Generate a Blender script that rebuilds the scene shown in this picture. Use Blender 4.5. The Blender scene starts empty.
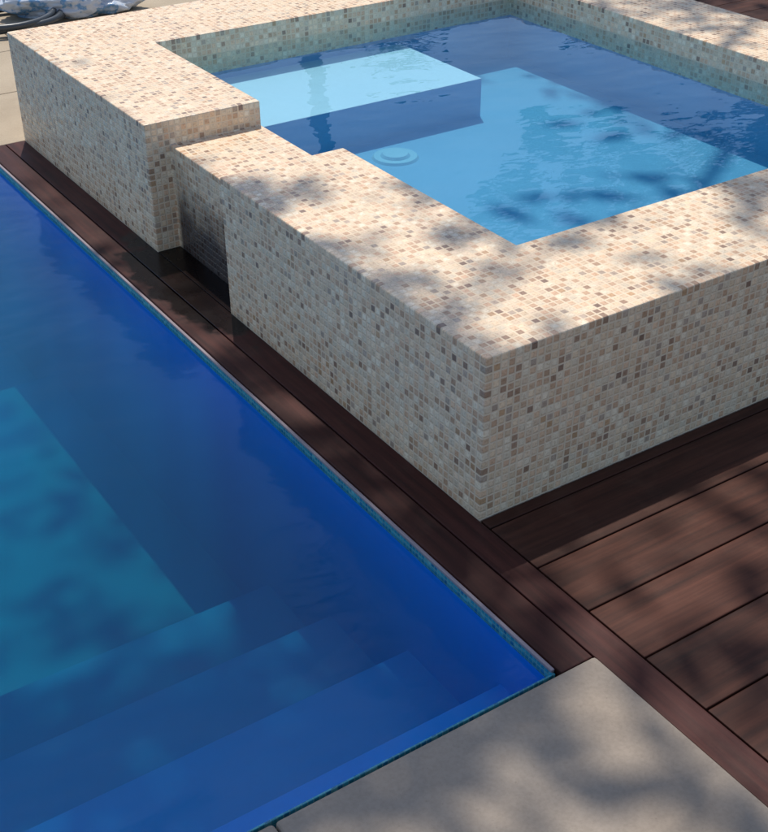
import bpy, bmesh, math, random
import numpy as np
from mathutils import Vector, Matrix, noise
random.seed(7); rng=np.random.default_rng(7)
S=bpy.context.scene
S.view_settings.view_transform='Standard'; S.view_settings.look='None'; S.view_settings.exposure=0
SX,SY=.20,.42
SUN=Vector((SX,SY,1.0)).normalized()   # direction towards the sun

# ------------------------------------------------------------------ helpers
def link(o,parent=None):
    S.collection.objects.link(o)
    if parent: o.parent=parent
    return o
def mesh_obj(name,verts,faces,mats,idx=None,parent=None,smooth=False):
    me=bpy.data.meshes.new(name); me.from_pydata([tuple(v) for v in verts],[],faces)
    for m in (mats if isinstance(mats,list) else [mats]): me.materials.append(m)
    if idx is not None: me.polygons.foreach_set('material_index',idx)
    if smooth: me.polygons.foreach_set('use_smooth',[True]*len(me.polygons))
    me.update()
    return link(bpy.data.objects.new(name,me),parent)
def boxes(name,bl,mat,parent=None,bevel=0.0,seg=2):
    V=[];F=[]
    for (x0,x1,y0,y1,z0,z1) in bl:
        b=len(V)
        V+=[(x0,y0,z0),(x1,y0,z0),(x1,y1,z0),(x0,y1,z0),(x0,y0,z1),(x1,y0,z1),(x1,y1,z1),(x0,y1,z1)]
        F+=[[b,b+3,b+2,b+1],[b+4,b+5,b+6,b+7],[b,b+1,b+5,b+4],[b+1,b+2,b+6,b+5],[b+2,b+3,b+7,b+6],[b+3,b,b+4,b+7]]
    o=mesh_obj(name,V,F,mat,parent=parent)
    if bevel:
        m=o.modifiers.new('bev','BEVEL'); m.width=bevel; m.segments=seg; m.limit_method='ANGLE'
    return o
def empty(name):
    o=bpy.data.objects.new(name,None); o.empty_display_size=.1; return link(o)
class NT:
    def __init__(s,name):
        s.m=bpy.data.materials.new(name); s.m.use_nodes=True; s.t=s.m.node_tree; s.t.nodes.clear()
        s.out=s.n('ShaderNodeOutputMaterial')
    def n(s,typ,**k):
        nd=s.t.nodes.new(typ)
        for a,b in k.items(): setattr(nd,a,b)
        return nd
    def l(s,a,b): s.t.links.new(a,b)
    def put(s,sock,v):
        if hasattr(v,'links') or isinstance(v,bpy.types.NodeSocket): s.l(v,sock)
        else: sock.default_value=v
    def math(s,op,a,b=None,c=None,clamp=False):
        nd=s.n('ShaderNodeMath',operation=op,use_clamp=clamp)
        s.put(nd.inputs[0],a)
        if b is not None: s.put(nd.inputs[1],b)
        if c is not None: s.put(nd.inputs[2],c)
        return nd.outputs[0]
    def vm(s,op,a,b=None,out=0):
        nd=s.n('ShaderNodeVectorMath',operation=op); s.put(nd.inputs[0],a)
        if b is not None:
            if op=='SCALE': s.put(nd.inputs[3],b)
            else: s.put(nd.inputs[1],b)
        return nd.outputs[out]
    def mix(s,f,a,b,bt='MIX'):
        nd=s.n('ShaderNodeMix',data_type='RGBA',blend_type=bt)
        s.put(nd.inputs[0],f); s.put(nd.inputs[6],a); s.put(nd.inputs[7],b); return nd.outputs[2]
    def ramp(s,f,st,interp='LINEAR'):
        nd=s.n('ShaderNodeValToRGB'); r=nd.color_ramp; r.interpolation=interp
        while len(r.elements)<len(st): r.elements.new(.5)
        for e,(p,c) in zip(r.elements,st): e.position=p; e.color=(*c,1)
        s.put(nd.inputs[0],f); return nd.outputs[0]
    def smooth(s,v,a,b,o0=0,o1=1):
        mr=s.n('ShaderNodeMapRange',interpolation_type='SMOOTHSTEP'); s.put(mr.inputs[0],v)
        for i,x in enumerate((a,b,o0,o1)): mr.inputs[i+1].default_value=x
        return mr.outputs[0]
    def noise(s,vec,scale,detail=4,rough=.55,out=0):
        nd=s.n('ShaderNodeTexNoise'); s.put(nd.inputs['Vector'],vec)
        nd.inputs['Scale'].default_value=scale; nd.inputs['Detail'].default_value=detail; nd.inputs['Roughness'].default_value=rough
        return nd.outputs[out]
    def bump(s,h,strength=.3,dist=.01,normal=None):
        nd=s.n('ShaderNodeBump'); nd.inputs['Strength'].default_value=strength; nd.inputs['Distance'].default_value=dist
        s.put(nd.inputs['Height'],h)
        if normal is not None: s.l(normal,nd.inputs['Normal'])
        return nd.outputs[0]
    def pr(s,col,rough=.5,normal=None,spec=.5,**k):
        p=s.n('ShaderNodeBsdfPrincipled'); s.put(p.inputs['Base Color'],col); s.put(p.inputs['Roughness'],rough)
        p.inputs['Specular IOR Level'].default_value=spec
        if normal is not None: s.l(normal,p.inputs['Normal'])
        for a,b in k.items(): s.put(p.inputs[a.replace('_',' ')],b)
        s.l(p.outputs[0],s.out.inputs[0]); return p
    def pos(s): return s.n('ShaderNodeNewGeometry').outputs['Position']

# ------------------------------------------------------------------ materials
T=0.02
def mosaic(name,pitch,stops,grout,groutw=.10,rough=.25,damp=False):
    q=NT(name); g=q.n('ShaderNodeNewGeometry')
    P=g.outputs['Position']; N=g.outputs['True Normal']
    jit=q.vm('SCALE',q.vm('SUBTRACT',q.noise(P,11,2,.5,1),(.5,.5,.5)),pitch*.3)
    p2=q.vm('ADD',P,jit)
    sh=q.vm('SUBTRACT',p2,q.vm('SCALE',N,pitch*.5))
    c=q.vm('SCALE',sh,1/pitch)
    cell=q.vm('FLOOR',c); fr=q.vm('FRACTION',c)
    wn=q.n('ShaderNodeTexWhiteNoise',noise_dimensions='3D'); q.l(cell,wn.inputs['Vector'])
    wn2=q.n('ShaderNodeTexWhiteNoise',noise_dimensions='3D'); q.l(q.vm('ADD',cell,(13.3,7.1,3.7)),wn2.inputs['Vector'])
    d=q.vm('SUBTRACT',(.5,.5,.5),q.vm('ABSOLUTE',q.vm('SUBTRACT',fr,(.5,.5,.5))))
    d=q.vm('MAXIMUM',d,q.vm('ABSOLUTE',N))
    sp=q.n('ShaderNodeSeparateXYZ'); q.l(d,sp.inputs[0])
    dm=q.math('MINIMUM',q.math('MINIMUM',sp.outputs[0],sp.outputs[1]),sp.outputs[2])
    tile=q.smooth(dm,groutw*.5,groutw*1.5)
    col=q.ramp(wn.outputs['Value'],stops,'CONSTANT')
    vein=q.noise(P,150,4,.65)
    col=q.mix(.75,col,q.ramp(vein,[(.3,(.55,.46,.38)),(.52,(1,1,1)),(.8,(1.0,.97,.9))]),'MULTIPLY')
    b=q.math('MULTIPLY_ADD',wn2.outputs['Value'],.30,.84)
    cb=q.n('ShaderNodeCombineXYZ'); [q.l(b,cb.inputs[i]) for i in range(3)]
    col=q.mix(1.0,col,cb.outputs[0],'MULTIPLY')
    big=q.noise(P,2.6,5,.65)
    col=q.mix(.5,col,q.ramp(big,[(.3,(.80,.72,.66)),(.65,(1,1,1))]),'MULTIPLY')
    gc=q.mix(q.noise(P,14,3,.6),grout,tuple(x*.78 for x in grout[:3])+(1,))
    fin=q.mix(tile,gc,col)
    r=q.math('MULTIPLY_ADD',tile,-(.75-rough),.75)
    if damp:   # water that runs down the recessed spill wall keeps its foot wet
        s2=q.n('ShaderNodeSeparateXYZ'); q.l(P,s2.inputs[0]); x_,y_,z_=s2.outputs
        m=q.math('MULTIPLY',q.smooth(x_,.072,.076),q.smooth(x_,.088,.084))
        m=q.math('MULTIPLY',m,q.math('MULTIPLY',q.smooth(y_,N1,N1+.03),q.smooth(y_,N2,N2-.03)))
        zz=q.math('ADD',z_,q.math('MULTIPLY_ADD',q.noise(P,12,4,.6),.22,-.11))
        m=q.math('MULTIPLY',m,q.smooth(zz,.30,.08))
        fin=q.mix(m,fin,q.mix(1.0,fin,(.10,.10,.13,1),'MULTIPLY'))
        r=q.math('MULTIPLY_ADD',m,-.15,r)
    tilt=q.vm('SCALE',q.vm('SUBTRACT',wn2.outputs['Color'],(.5,.5,.5)),.12)
    nb=q.bump(tile,.5,.0022)
    nn=q.vm('NORMALIZE',q.vm('ADD',nb,tilt))
    q.pr(fin,r,nn,.5)
    return q.m
N1,N2=1.20,1.70
cream=[(0,(.93,.71,.48)),(.22,(.94,.79,.58)),(.42,(.87,.61,.40)),(.55,(.92,.71,.50)),(.68,(.77,.51,.33)),(.77,(.67,.44,.28)),(.845,(.47,.31,.21)),(.88,(.58,.45,.34)),(.93,(.83,.58,.38)),(.965,(.36,.24,.17)),(.982,(.66,.42,.24))]
M_mos=mosaic('mosaic_tile',T,cream,(.89,.70,.49,1),.12,.27,True)
M_band=mosaic('waterline_tile',.012,[(0,(.03,.30,.42)),(.4,(.06,.4,.5)),(.7,(.02,.22,.4)),(.9,(.15,.5,.55))],(.12,.4,.45,1),.1,.25)

def plaster(name,a,b,scale=3):
    q=NT(name); P=q.pos()
    c=q.mix(q.noise(P,scale,5,.6),a,b); c=q.mix(.25,c,q.ramp(q.noise(P,60,3,.6),[(.3,(.8,.8,.8)),(.7,(1,1,1))]),'MULTIPLY')
    q.pr(c,.7,q.bump(q.noise(P,90,3),.1,.003),.2); return q.m
M_spa=plaster('spa_plaster',(.22,.38,.60,1),(.28,.44,.66,1))
M_bench_lit=plaster('bench_plaster_sunlit',(.42,.62,.76,1),(.50,.68,.80,1))  # spa plaster lightened for the bench top, its sunlit look painted in
M_pool=plaster('pool_liner',(.006,.225,.82,1),(.009,.265,.86,1),1.5)

def water(name,sig,rip,ripscale,sca=0,scol=(.1,.5,1),rough=.015):
    q=NT(name); g=q.n('ShaderNodeNewGeometry'); P=g.outputs['Position']
    mp=q.n('ShaderNodeMapping'); q.l(P,mp.inputs[0]); mp.inputs['Scale'].default_value=(1,1.6,1); mp.inputs['Rotation'].default_value=(0,0,.6)
    h=q.math('ADD',q.noise(mp.outputs[0],ripscale,2,.5),q.math('MULTIPLY',q.noise(mp.outputs[0],ripscale*3.4,2,.5),.22))
    nb=q.bump(h,1.0,rip)
    dt=q.n('ShaderNodeVectorMath',operation='DOT_PRODUCT'); q.l(nb,dt.inputs[0]); q.l(g.outputs['Incoming'],dt.inputs[1])
    ct=q.math('MINIMUM',q.math('ABSOLUTE',dt.outputs['Value']),1.0)
    f=q.math('MULTIPLY_ADD',q.math('POWER',q.math('SUBTRACT',1.0,ct),5.0),.98,.02,clamp=True)
    gl=q.n('ShaderNodeBsdfGlossy'); gl.inputs['Roughness'].default_value=rough; q.l(nb,gl.inputs['Normal'])
    tr=q.n('ShaderNodeBsdfTransparent')
    mx=q.n('ShaderNodeMixShader'); q.l(f,mx.inputs[0]); q.l(tr.outputs[0],mx.inputs[1]); q.l(gl.outputs[0],mx.inputs[2])
    q.l(mx.outputs[0],q.out.inputs[0])
    dens=max(sig)*1.05
    va=q.n('ShaderNodeVolumeAbsorption'); va.inputs['Density'].default_value=dens
    va.inputs['Color'].default_value=(*[1-s_/dens for s_ in sig],1)
    if sca:
        vs=q.n('ShaderNodeVolumeScatter'); vs.inputs['Density'].default_value=sca; vs.inputs['Color'].default_value=(*scol,1)
        ad=q.n('ShaderNodeAddShader'); q.l(va.outputs[0],ad.inputs[0]); q.l(vs.outputs[0],ad.inputs[1]); q.l(ad.outputs[0],q.out.inputs[1])
    else: q.l(va.outputs[0],q.out.inputs[1])
    return q.m
M_wspa=water('spa_water',(1.4,.34,.02),.005,2.6,.55,(.04,.42,1))
M_wpool=water('pool_water',(2.4,.40,.01),.006,3.0,1.15,(.01,.30,1),.09)

def wood(name,axis,c1,c2,rough=.42,wet=None):
    q=NT(name); g=q.n('ShaderNodeNewGeometry'); P=g.outputs['Position']; rnd=g.outputs['Random Per Island']
    cb=q.n('ShaderNodeCombineXYZ'); q.l(q.math('MULTIPLY',rnd,9.0),cb.inputs[0]); q.l(q.math('MULTIPLY',rnd,5.0),cb.inputs[1]); q.l(q.math('MULTIPLY',rnd,3.0),cb.inputs[2])
    p=q.vm('ADD',P,cb.outputs[0])
    sc=(3,55,20) if axis=='X' else (55,3,20)
    st=q.noise(q.vm('MULTIPLY',p,sc),1.0,5,.6)
    sc2=(.8,9,5) if axis=='X' else (9,.8,5)
    st2=q.noise(q.vm('MULTIPLY',p,sc2),1.0,3,.6)
    c=q.ramp(st,[(.25,tuple(x*.45 for x in c1)),(.5,c1),(.75,c2)])
    c=q.mix(.6,c,q.ramp(st2,[(.3,(.55,.5,.5)),(.7,(1.15,1.1,1.1))]),'MULTIPLY')
    b=q.math('MULTIPLY_ADD',rnd,.5,.75); cc=q.n('ShaderNodeCombineXYZ'); [q.l(b,cc.inputs[i]) for i in range(3)]
    c=q.mix(1.0,c,cc.outputs[0],'MULTIPLY')
    dust=q.noise(P,7,6,.7)
    c=q.mix(q.ramp(dust,[(.52,(0,0,0)),(.8,(.2,.2,.2))]),c,(.16,.09,.06,1))
    r=q.math('MULTIPLY_ADD',q.noise(P,11,4),.25,rough-.1)
    if wet:
        (wx,wy,ax,ay)=wet
        v=q.vm('MULTIPLY',q.vm('SUBTRACT',P,(wx,wy,0)),(1/ax,1/ay,0))
        nd=q.n('ShaderNodeVectorMath',operation='LENGTH'); q.l(v,nd.inputs[0])
        dd=q.math('ADD',nd.outputs['Value'],q.math('MULTIPLY_ADD',q.noise(P,9,4,.6),1.1,-.55))
        m=q.smooth(dd,.85,1.10,1,0)
        c=q.mix(m,c,q.mix(1.0,c,(.10,.12,.14,1),'MULTIPLY'))
        r=q.math('MULTIPLY_ADD',m,-.25,r)
    q.pr(c,r,q.bump(st,.3,.002),.22); return q.m
M_wx=wood('deck_wood','X',(.064,.020,.0105),(.105,.035,.019),.55)
M_wy=wood('deck_wood_edge','Y',(.056,.014,.010),(.090,.025,.017),.5,(-.01,1.45,.15,.40))

def stone(name,a,b,bs=.25):
    q=NT(name); P=q.pos()
    c=q.mix(q.noise(P,5,6,.65),a,b)
    c=q.mix(.5,c,q.ramp(q.noise(P,120,4,.7),[(.3,(.72,.7,.68)),(.6,(1,1,1))]),'MULTIPLY')
    c=q.mix(.55,c,q.ramp(q.noise(P,1.7,5,.6),[(.35,(.68,.65,.62)),(.6,(1,1,1))]),'MULTIPLY')
    v=q.n('ShaderNodeTexVoronoi'); q.l(P,v.inputs['Vector']); v.inputs['Scale'].default_value=45
    sp=q.ramp(v.outputs['Distance'],[(.02,(.55,.52,.48)),(.10,(1,1,1))])
    c=q.mix(.35,c,sp,'MULTIPLY')
    h=q.math('ADD',q.noise(P,140,4,.7),q.math('MULTIPLY',q.noise(P,18,4),1.5))
    q.pr(c,.75,q.bump(h,bs,.003),.3); return q.m
M_stone=stone('coping_stone',(.33,.27,.21,1),(.41,.34,.27,1))
M_pave=stone('paving_stone',(.42,.34,.24,1),(.52,.43,.31,1))
M_ground=stone('ground_gravel',(.30,.25,.18,1),(.38,.32,.24,1),.6)
q=NT('liner_trim'); q.pr((.32,.26,.27,1),.4,None,.5); M_trim=q.m
q=NT('joint'); q.pr((.02,.016,.014,1),.9); M_dark=q.m
def leafm(name,a,b):
    q=NT(name); g=q.n('ShaderNodeNewGeometry'); c=q.mix(g.outputs['Random Per Island'],a,b)
    d=q.n('ShaderNodeBsdfDiffuse'); q.l(c,d.inputs[0]); t=q.n('ShaderNodeBsdfTranslucent'); q.l(c,t.inputs[0])
    m=q.n('ShaderNodeMixShader'); m.inputs[0].default_value=.35; q.l(d.outputs[0],m.inputs[1]); q.l(t.outputs[0],m.inputs[2]); q.l(m.outputs[0],q.out.inputs[0]); return q.m
M_leaf=leafm('leaf',(.035,.075,.02,1),(.09,.13,.035,1)); M_leaf2=leafm('leaf_dark',(.02,.05,.018,1),(.06,.09,.03,1))
q=NT('bark'); P=q.pos(); q.pr(q.mix(q.noise(q.vm('MULTIPLY',P,(30,30,6)),1,5),(.07,.05,.035,1),(.16,.12,.09,1)),.9,q.bump(q.noise(q.vm('MULTIPLY',P,(30,30,6)),1,5),.6,.02)); M_bark=q.m

# ------------------------------------------------------------------ height-map solid builder
def hsolid(name,xs,ys,hf,base,mats,matside,mattop,splits=(),parent=None):
    V={};F=[];I=[];verts=[]
    def v(p):
        k=tuple(round(c,5) for c in p)
        if k not in V: V[k]=len(verts); verts.append(k)
        return V[k]
    nx,ny=len(xs)-1,len(ys)-1
    H=lambda i,j: hf((xs[i]+xs[i+1])/2,(ys[j]+ys[j+1])/2) if 0<=i<nx and 0<=j<ny else base
    lv=sorted(set([round(H(i,j),5) for i in range(nx) for j in range(ny)]+[round(base,5)]+[round(s_,5) for s_ in splits]))
    for i in range(nx):
        for j in range(ny):
            h=H(i,j)
            if h!=base:
                F.append([v((xs[i],ys[j],h)),v((xs[i+1],ys[j],h)),v((xs[i+1],ys[j+1],h)),v((xs[i],ys[j+1],h))]); I.append(mattop((xs[i]+xs[i+1])/2,(ys[j]+ys[j+1])/2,h))
    def side(a,b,h0,h1,inner):
        L=[l for l in lv if h0-1e-6<=l<=h1+1e-6]
        for z0,z1 in zip(L[:-1],L[1:]):
            F.append([v((*a,z0)),v((*b,z0)),v((*b,z1)),v((*a,z1))]); I.append(matside((a[0]+b[0])/2,(a[1]+b[1])/2,(z0+z1)/2,inner))
    for i in range(nx+1):
        for j in range(ny):
            hl,hr=H(i-1,j),H(i,j); a=(xs[i],ys[j]); b=(xs[i],ys[j+1])
            if hl>hr: side(a,b,hr,hl,0)
            elif hr>hl: side(b,a,hl,hr,0)
    for j in range(ny+1):
        for i in range(nx):
            hl,hr=H(i,j-1),H(i,j); a=(xs[i],ys[j]); b=(xs[i+1],ys[j])
            if hl>hr: side(b,a,hr,hl,0)
            elif hr>hl: side(a,b,hl,hr,0)
    return mesh_obj(name,verts,F,mats,I,parent)

# ------------------------------------------------------------------ raised spa
X0,XA,XB,XI,XO=0,.08,.40,2.04,2.42
YA,YI,YO=.40,2.48,2.92
HT=.42; ZS=.34
BX,BY=1.47,1.93
xs=[0,XA,XB,BX,XI,XO]; ys=[0,YA,N1,N2,BY,YI,YO]
FL=.09; BN=.24
def hf(x,y):
    if XB<x<XI and YA<y<YI:
        return BN if (x<BX and y>BY) else FL
    if N1<y<N2:
        if x<XA: return -.03
        if x<XB: return ZS
    return HT
spa=empty('raised_spa')
def ms(x,y,z,i): return 1 if (z<.265 and XB-.01<x<XI+.01 and YA-.01<y<YI+.01) else 0
BASE=-.2
o=hsolid('tiled_walls',xs,ys,hf,BASE,[M_mos,M_spa,M_bench_lit],ms,lambda x,y,h:(2 if h>.2 else 1) if h<.26 else 0,(.27,),spa)
bv=o.modifiers.new('b','BEVEL'); bv.width=.0035; bv.segments=2; bv.limit_method='ANGLE'; bv.angle_limit=math.radians(40)
boxes('spa_water_surface',[(XB-.004,XI+.004,YA-.004,YI+.004,FL-.03,.339)],M_wspa,spa)
bm=bmesh.new()
for r1,r2,dp,zz in [(.085,.078,.008,.004),(.055,.045,.010,.012)]:
    bmesh.ops.create_cone(bm,cap_ends=True,segments=40,radius1=r1,radius2=r2,depth=dp,matrix=Matrix.Translation((.96,1.76,FL+zz)))
me=bpy.data.meshes.new('floor_drain'); bm.to_mesh(me); bm.free(); me.materials.append(plaster('drain_plastic',(.34,.50,.66,1),(.40,.55,.70,1))); link(bpy.data.objects.new('floor_drain',me),spa)

# ------------------------------------------------------------------ swimming pool
PX0,PX1,PY0,PY1=-3.8,-.166,-.455,6.5
pool=empty('swimming_pool')
st=[(-.30,-.17),(.04,-.34),(.40,-.50),(.75,-.64)]
def ph(x,y):
    if not(PX0<x<PX1 and PY0<y<PY1): return -.012
    for yy,zz in st:
        if y<yy: return zz
    return -.80 if y<2.5 else -.95
pxs=[PX0-.005,PX0,PX1,PX1+.004]; pys=[PY0-.005,PY0]+[a for a,_ in st]+[2.5,PY1,PY1+.005]
o=hsolid('basin',pxs,pys,ph,-1.2,[M_pool,M_band],lambda x,y,z,i:1 if z>-.04 else 0,lambda x,y,h:1 if h>-.05 else 0,(-.04,),pool)
bv=o.modifiers.new('b','BEVEL'); bv.width=.012; bv.segments=3; bv.limit_method='ANGLE'; bv.angle_limit=math.radians(40)
boxes('pool_water_surface',[(PX0-.003,PX1+.002,PY0-.003,PY1+.003,-1.1,-.030)],M_wpool,pool)
boxes('liner_trim',[(-.169,-.1605,PY0,PY1,-.012,-.004)],M_trim,pool,.002)

# ------------------------------------------------------------------ decking
deck=empty('wooden_deck')
g=.004
bl=[]
edges=[-.04]; y=-.04
while y>-6: y-=.1645; edges.append(y)
x_start=.004
for a,b in zip(edges[:-1],edges[1:]): bl.append((x_start,7.0,b+g,a,-.03,-.001))
bl.append((x_start,7.0,-.04+g,-.003,-.03,-.001))
y=-.003
while y<5.5: bl.append((XO+.003,7.0,y+g,y+.1645,-.03,-.001)); y+=.1645
boxes('deck_boards',bl,M_wx,deck,.0022)
boxes('edge_boards',[(-.159,-.080,-.473,YO,-.03,0),(-.0765,-.0005,-6.0,YO,-.03,0)],M_wy,deck,.0025)
boxes('spill_board',[(.001,XA-.001,N1+.001,N2-.001,-.028,0)],M_wy,deck,.001)
boxes('deck_substructure',[(-.158,-.001,-6.0,YO-.002,-.06,-.034),(.001,7,-6,-.002,-.06,-.034),(XO+.002,7,0,YO,-.06,-.034)],M_dark,deck)

# ------------------------------------------------------------------ stone coping, near end
cop=empty('stone_coping')
sl=[]
x=-.078
for w in [.72]*5:
    sl.append((x-w+.003,x,-1.12,-.476,-.045,.006)); x-=w
boxes('coping_slabs',sl,M_stone,cop,.008,3)
sl2=[]
x=-.078
for w in [.72]*5:
    for r in range(6): sl2.append((x-w+.003,x,-1.126-.72*(r+1)+.003,-1.126-.72*r,-.045,.006))
    x-=w
boxes('terrace_slabs',sl2,M_stone,cop,.005,2)
boxes('side_coping',[(PX0-.45,PX0+.02,-.476+.72*i+.003,-.476+.72*(i+1),-.045,.006) for i in range(11)],M_stone,cop,.006,3)
pav=empty('paving')
bl=[]
for i in range(12):
    for j in range(6):
        x=-.159+.6*i; y=YO+.004+.6*j
        bl.append((x,x+.595,y,y+.595,-.04,-.001))
boxes('paving_slabs',bl,M_pave,pav,.004)

gx=[-150,PX0-.02,-.14,150]; gy=[-150,PY0-.02,PY1+.02,150]
V=[(a,b,-.065) for b in gy for a in gx]; F=[]
for j in range(3):
    for i in range(3):
        if i==1 and j==1: continue
        F.append([j*4+i,j*4+i+1,(j+1)*4+i+1,(j+1)*4+i])
F2=[f for f in F if f!=[1*4+2,1*4+3,2*4+3,2*4+2]]
b=len(V)
hx=[.02,XO-.02]; hy=[.02,YO-.02]
V+=[(a,c,-.065) for a,c in [(-.14,PY0-.02),(150,PY0-.02),(150,hy[0]),(-.14,hy[0]),(-.14,hy[1]),(150,hy[1]),(150,PY1+.02),(-.14,PY1+.02),(hx[0],hy[0]),(hx[1],hy[0]),(hx[1],hy[1]),(hx[0],hy[1])]]
F2+=[[b,b+1,b+2,b+9,b+8,b+3],[b+4,b+11,b+10,b+5,b+6,b+7],[b+3,b+8,b+11,b+4],[b+9,b+2,b+5,b+10]]
mesh_obj('ground',V,F2,M_ground)

# ------------------------------------------------------------------ foliage
def leaves(name,centres,radii,per,size,mat,parent=None):
    P=[];
    for c,r in zip(centres,radii):
        k=max(3,int(per*(r/.3)**1.5))
        d=rng.normal(size=(k,3)); d/=np.linalg.norm(d,axis=1)[:,None]
        rr=r*rng.random(k)**.45
        P.append(np.array(c)+d*rr[:,None]*np.array([1,1,.75]))
    P=np.concatenate(P); m=len(P)
    a=rng.normal(size=(m,3)); a/=np.linalg.norm(a,axis=1)[:,None]
    t=rng.normal(size=(m,3)); b=np.cross(a,t); b/=np.linalg.norm(b,axis=1)[:,None]
    s=size*(.6+.8*rng.random(m))[:,None]
    V=np.stack([P-a*s,P+b*s*.42,P+a*s,P-b*s*.42],1).reshape(-1,3)
    me=bpy.data.meshes.new(name); me.vertices.add(4*m); me.vertices.foreach_set('co',V.ravel())
    me.loops.add(4*m); me.loops.foreach_set('vertex_index',np.arange(4*m,dtype=np.int32))
    me.polygons.add(m); me.polygons.foreach_set('loop_start',np.arange(0,4*m,4,dtype=np.int32)); me.polygons.foreach_set('loop_total',np.full(m,4,dtype=np.int32))
    me.update(); me.validate(); me.materials.append(mat)
    return link(bpy.data.objects.new(name,me),parent)
def limbs(name,paths,parent):
    V=[];F=[]
    for path,r0,r1 in paths:
        k=len(path); b=len(V); ns=8
        for i,p in enumerate(path):
            p=Vector(p); d=(Vector(path[min(i+1,k-1)])-Vector(path[max(i-1,0)])).normalized()
            u=d.orthogonal().normalized(); w=d.cross(u); r=r0+(r1-r0)*i/(k-1)
            for j in range(ns):
                a=2*math.pi*j/ns; V.append(tuple(p+(u*math.cos(a)+w*math.sin(a))*r))
        for i in range(k-1):
            for j in range(ns): F.append([b+i*ns+j,b+i*ns+(j+1)%ns,b+(i+1)*ns+(j+1)%ns,b+(i+1)*ns+j])
    return mesh_obj(name,V,F,M_bark,parent=parent,smooth=True)
def curve(a,b,sag,k=7,j=.06):
    a=Vector(a);b=Vector(b);o=[]
    for i in range(k):
        t=i/(k-1); p=a.lerp(b,t)+Vector((0,0,sag*4*t*(1-t)))
        if 0<i<k-1: p+=Vector([random.uniform(-j,j) for _ in range(3)])
        o.append(p)
    return o
tree=empty('shade_tree')
base=(2.62,5.35,-.06); knee=(2.75,5.25,2.4); fork=(4.3,4.1,5.6)
paths=[(curve(base,knee,0,6,.02),.065,.055),(curve(knee,fork,.1,7,.03),.055,.045)]
cen=[];rad=[]
tg=[]
def want_shade(x,y):  # unseen crown is shaped by where its shade should land
    d=noise.noise(Vector((x*1.9,y*1.9,3.1)))
    pr=.46+1.15*d
    if y>.95-.3*x+.3*d and -.12<x<.60: pr=0
    elif y>1.2 and x>=.60: pr=0 if x<1.9 else .35
    elif -.40<x<=-.12: pr=.8 if y<2 else .3
    elif x<-.15: pr=.9 if y<1.0 else .2
    if y<-.45 and x<0: pr=.30+1.3*d
    return pr
for i in range(1500):
    x=random.uniform(-2.2,3.4); y=random.uniform(-2.0,2.8)
    if random.random()<want_shade(x,y): tg.append((x,y))
for i in range(340):   # extra unseen leaf clusters added overhead to shade the pool steps
    x=random.uniform(-1.9,-.10); y=random.uniform(-.45,1.0); tg.append((x,y))
for (x,y) in tg:
    h=random.uniform(6.0,8.8); cen.append((x+h*SX,y+h*SY,.3+h)); rad.append(random.uniform(.12,.28))
for i in range(60):
    cen.append((random.uniform(3.2,5.6),random.uniform(4.6,7.0),random.uniform(5.6,8.0))); rad.append(random.uniform(.25,.5))
leaves('crown',cen,rad,11,.09,M_leaf,tree)
stub=[]
for e in [(1.0,2.9,7.2),(1.9,2.2,6.8),(3.0,2.6,7.4),(.4,2.4,6.9),(2.3,3.1,7.6)]:
    mid=curve(fork,e,.15,8,.06); paths.append((mid,.022,.007)); stub+=mid[3:]
for c in random.sample(cen,60):
    s_=min(stub,key=lambda p:(Vector(c)-p).length)
    if (Vector(c)-s_).length<1.6: paths.append((curve(s_,c,.04,4,.03),.007,.002))
limbs('trunk_and_limbs',paths,tree)
t2=empty('garden_tree')
b2=(9.2,6.4,-.06); f2=(9.0,6.3,2.9); paths=[(curve(b2,f2,0,8,.05),.16,.10)]; cen=[];rad=[]
for i in range(90):
    a=random.uniform(0,6.28); r=2.3*random.random()**.5
    cen.append((9+r*math.cos(a),6.3+r*math.sin(a),4.9+random.uniform(-1.1,1.3)*(1-.25*r/2.3))); rad.append(random.uniform(.25,.5))
hub=Vector((5.20,5.25,3.15))
hang=[hub+Vector(v) for v in [(-.45,.35,-.35),(-.2,.1,-.6),(.1,-.1,-.7),(.35,-.25,-.45),(.5,-.5,-.2),(0,0,-.2),(-.6,.6,-.1),(.7,-.7,-.5),(-.25,.35,.1),(.25,-.05,.05),(-.05,.1,.25),(-.35,.2,-.75),(-.55,.45,.25)]]
leaves('crown',cen,rad,30,.09,M_leaf2,t2)
leaves('hanging_twigs',hang,[.18]*len(hang),190,.08,M_leaf2,t2)
for i in range(12):
    e=random.choice(cen); paths.append((curve(f2,e,.2,8,.1),.07,.012))
paths.append((curve(f2,hub,.9,9,.05),.05,.010))
for h in hang: paths.append((curve(hub,h,.03,4,.02),.012,.004))
limbs('trunk_and_limbs',paths,t2)
cen=[];rad=[]
for i in range(520):
    a=math.radians(random.uniform(-25,95)); R_=random.uniform(12.5,14.5)
    top=3.4+1.1*noise.noise(Vector((a*5,1,0)))+.7*noise.noise(Vector((a*17,5,0)))
    cen.append((1.5+R_*math.sin(a),2+R_*math.cos(a),random.uniform(.1,1)**.8*top)); rad.append(random.uniform(.4,.75))
leaves('background_trees',cen,rad,12,.2,M_leaf2)

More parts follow.
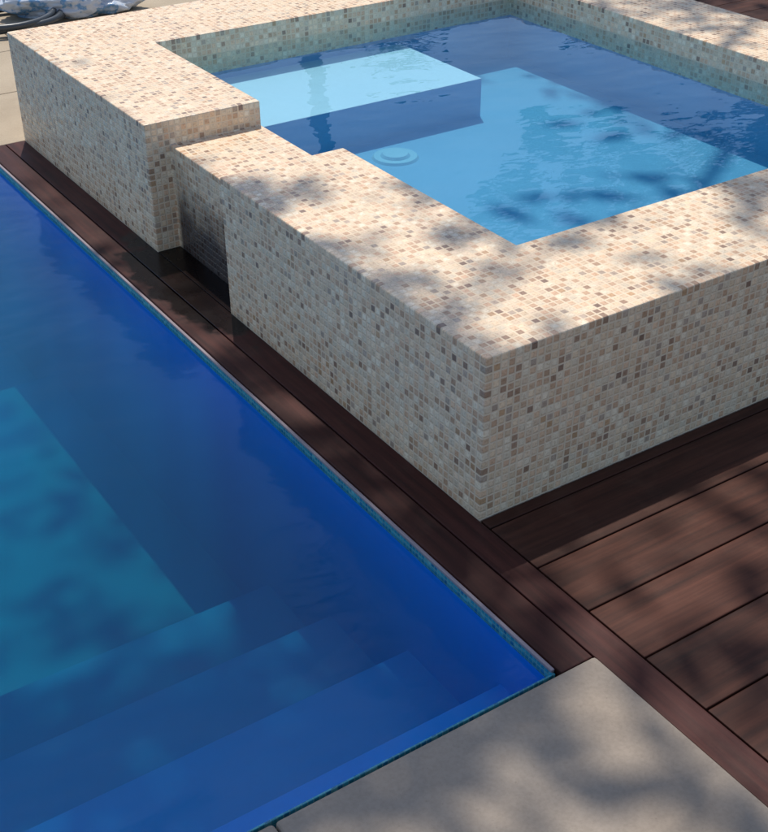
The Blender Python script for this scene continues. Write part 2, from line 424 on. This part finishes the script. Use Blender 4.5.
# ------------------------------------------------------------------ things lying on the paving
q=NT('bag_plastic'); P=q.pos()
q.pr(q.ramp(q.noise(P,9,4,.6),[(.35,(.62,.66,.70)),(.5,(.55,.6,.66)),(.56,(.10,.28,.50)),(.68,(.5,.55,.6))]),.25,q.bump(q.noise(P,30,4),.6,.01),.5); M_bag=q.m
bm=bmesh.new(); bmesh.ops.create_icosphere(bm,subdivisions=5,radius=1)
for v in bm.verts:
    p=v.co.copy(); f=1+.35*noise.noise(p*1.6+Vector((3,1,2)))+.18*abs(noise.noise(p*4))+.07*noise.noise(p*9)
    v.co=Vector((p.x*f*.30,p.y*f*.17,max(-.6,p.z)*f*.10+.06))
me=bpy.data.meshes.new('plastic_bag'); bm.to_mesh(me); bm.free(); me.materials.append(M_bag); [setattr(p,'use_smooth',True) for p in me.polygons]
o=link(bpy.data.objects.new('plastic_bag',me)); o.location=(.86,4.60,0); o.rotation_euler=(0,0,-.3)
q=NT('hose_plastic'); q.pr((.05,.06,.07,1),.35); M_h=q.m
pts=[]
for i in range(160):
    t=i/159*2*math.pi*3.3; r=.22+.02*math.sin(t*2.3)
    pts.append(Vector((.50+r*math.cos(t)*1.2,4.55+r*math.sin(t),.02+.012*i/50)))
V=[];F=[]
for i,p in enumerate(pts):
    d=(pts[min(i+1,159)]-pts[max(i-1,0)]).normalized(); u=d.cross(Vector((0,0,1))).normalized(); w=d.cross(u)
    for j in range(8):
        a=j/8*2*math.pi; V.append(tuple(p+(u*math.cos(a)+w*math.sin(a))*.016))
for i in range(159):
    for j in range(8): F.append([i*8+j,i*8+(j+1)%8,(i+1)*8+(j+1)%8,(i+1)*8+j])
mesh_obj('pool_hose',V,F,M_h,smooth=True)

# ------------------------------------------------------------------ light
w=bpy.data.worlds.new('World'); S.world=w; w.use_nodes=True; nt=w.node_tree
sk=nt.nodes.new('ShaderNodeTexSky'); sk.sky_type='NISHITA'; sk.sun_disc=False
el=math.asin(SUN.z); az=math.atan2(SUN.x,SUN.y)
sk.sun_elevation=el; sk.sun_rotation=az
nt.links.new(sk.outputs[0],nt.nodes['Background'].inputs[0]); nt.nodes['Background'].inputs[1].default_value=.15
sl=bpy.data.lights.new('sun','SUN'); sl.energy=3.6; sl.angle=math.radians(.6); sl.color=(1,.95,.87)
so=link(bpy.data.objects.new('sun',sl)); so.rotation_euler=SUN.to_track_quat('Z','Y').to_euler(); so.location=(3,4,9)

# ------------------------------------------------------------------ camera
p,r,y=[math.radians(a) for a in(32.7645,-.3528,-33.3703)]
Fw=Vector((math.sin(-y)*math.cos(p),math.cos(y)*math.cos(p),-math.sin(p)))
Rt=Vector((math.cos(y),math.sin(y),0)); Up=Rt.cross(Fw)
R2=Rt*math.cos(r)+Up*math.sin(r); U2=-Rt*math.sin(r)+Up*math.cos(r)
M=Matrix.Identity(4)
for i in range(3): M[i][0]=R2[i];M[i][1]=U2[i];M[i][2]=-Fw[i]
M[0][3],M[1][3],M[2][3]=-1.4064,-1.7491,1.7187
cd=bpy.data.cameras.new('camera'); cd.sensor_fit='VERTICAL'; cd.sensor_height=24; cd.lens=24*1246/832; cd.clip_end=500
co=link(bpy.data.objects.new('camera',cd)); co.matrix_world=M; S.camera=co
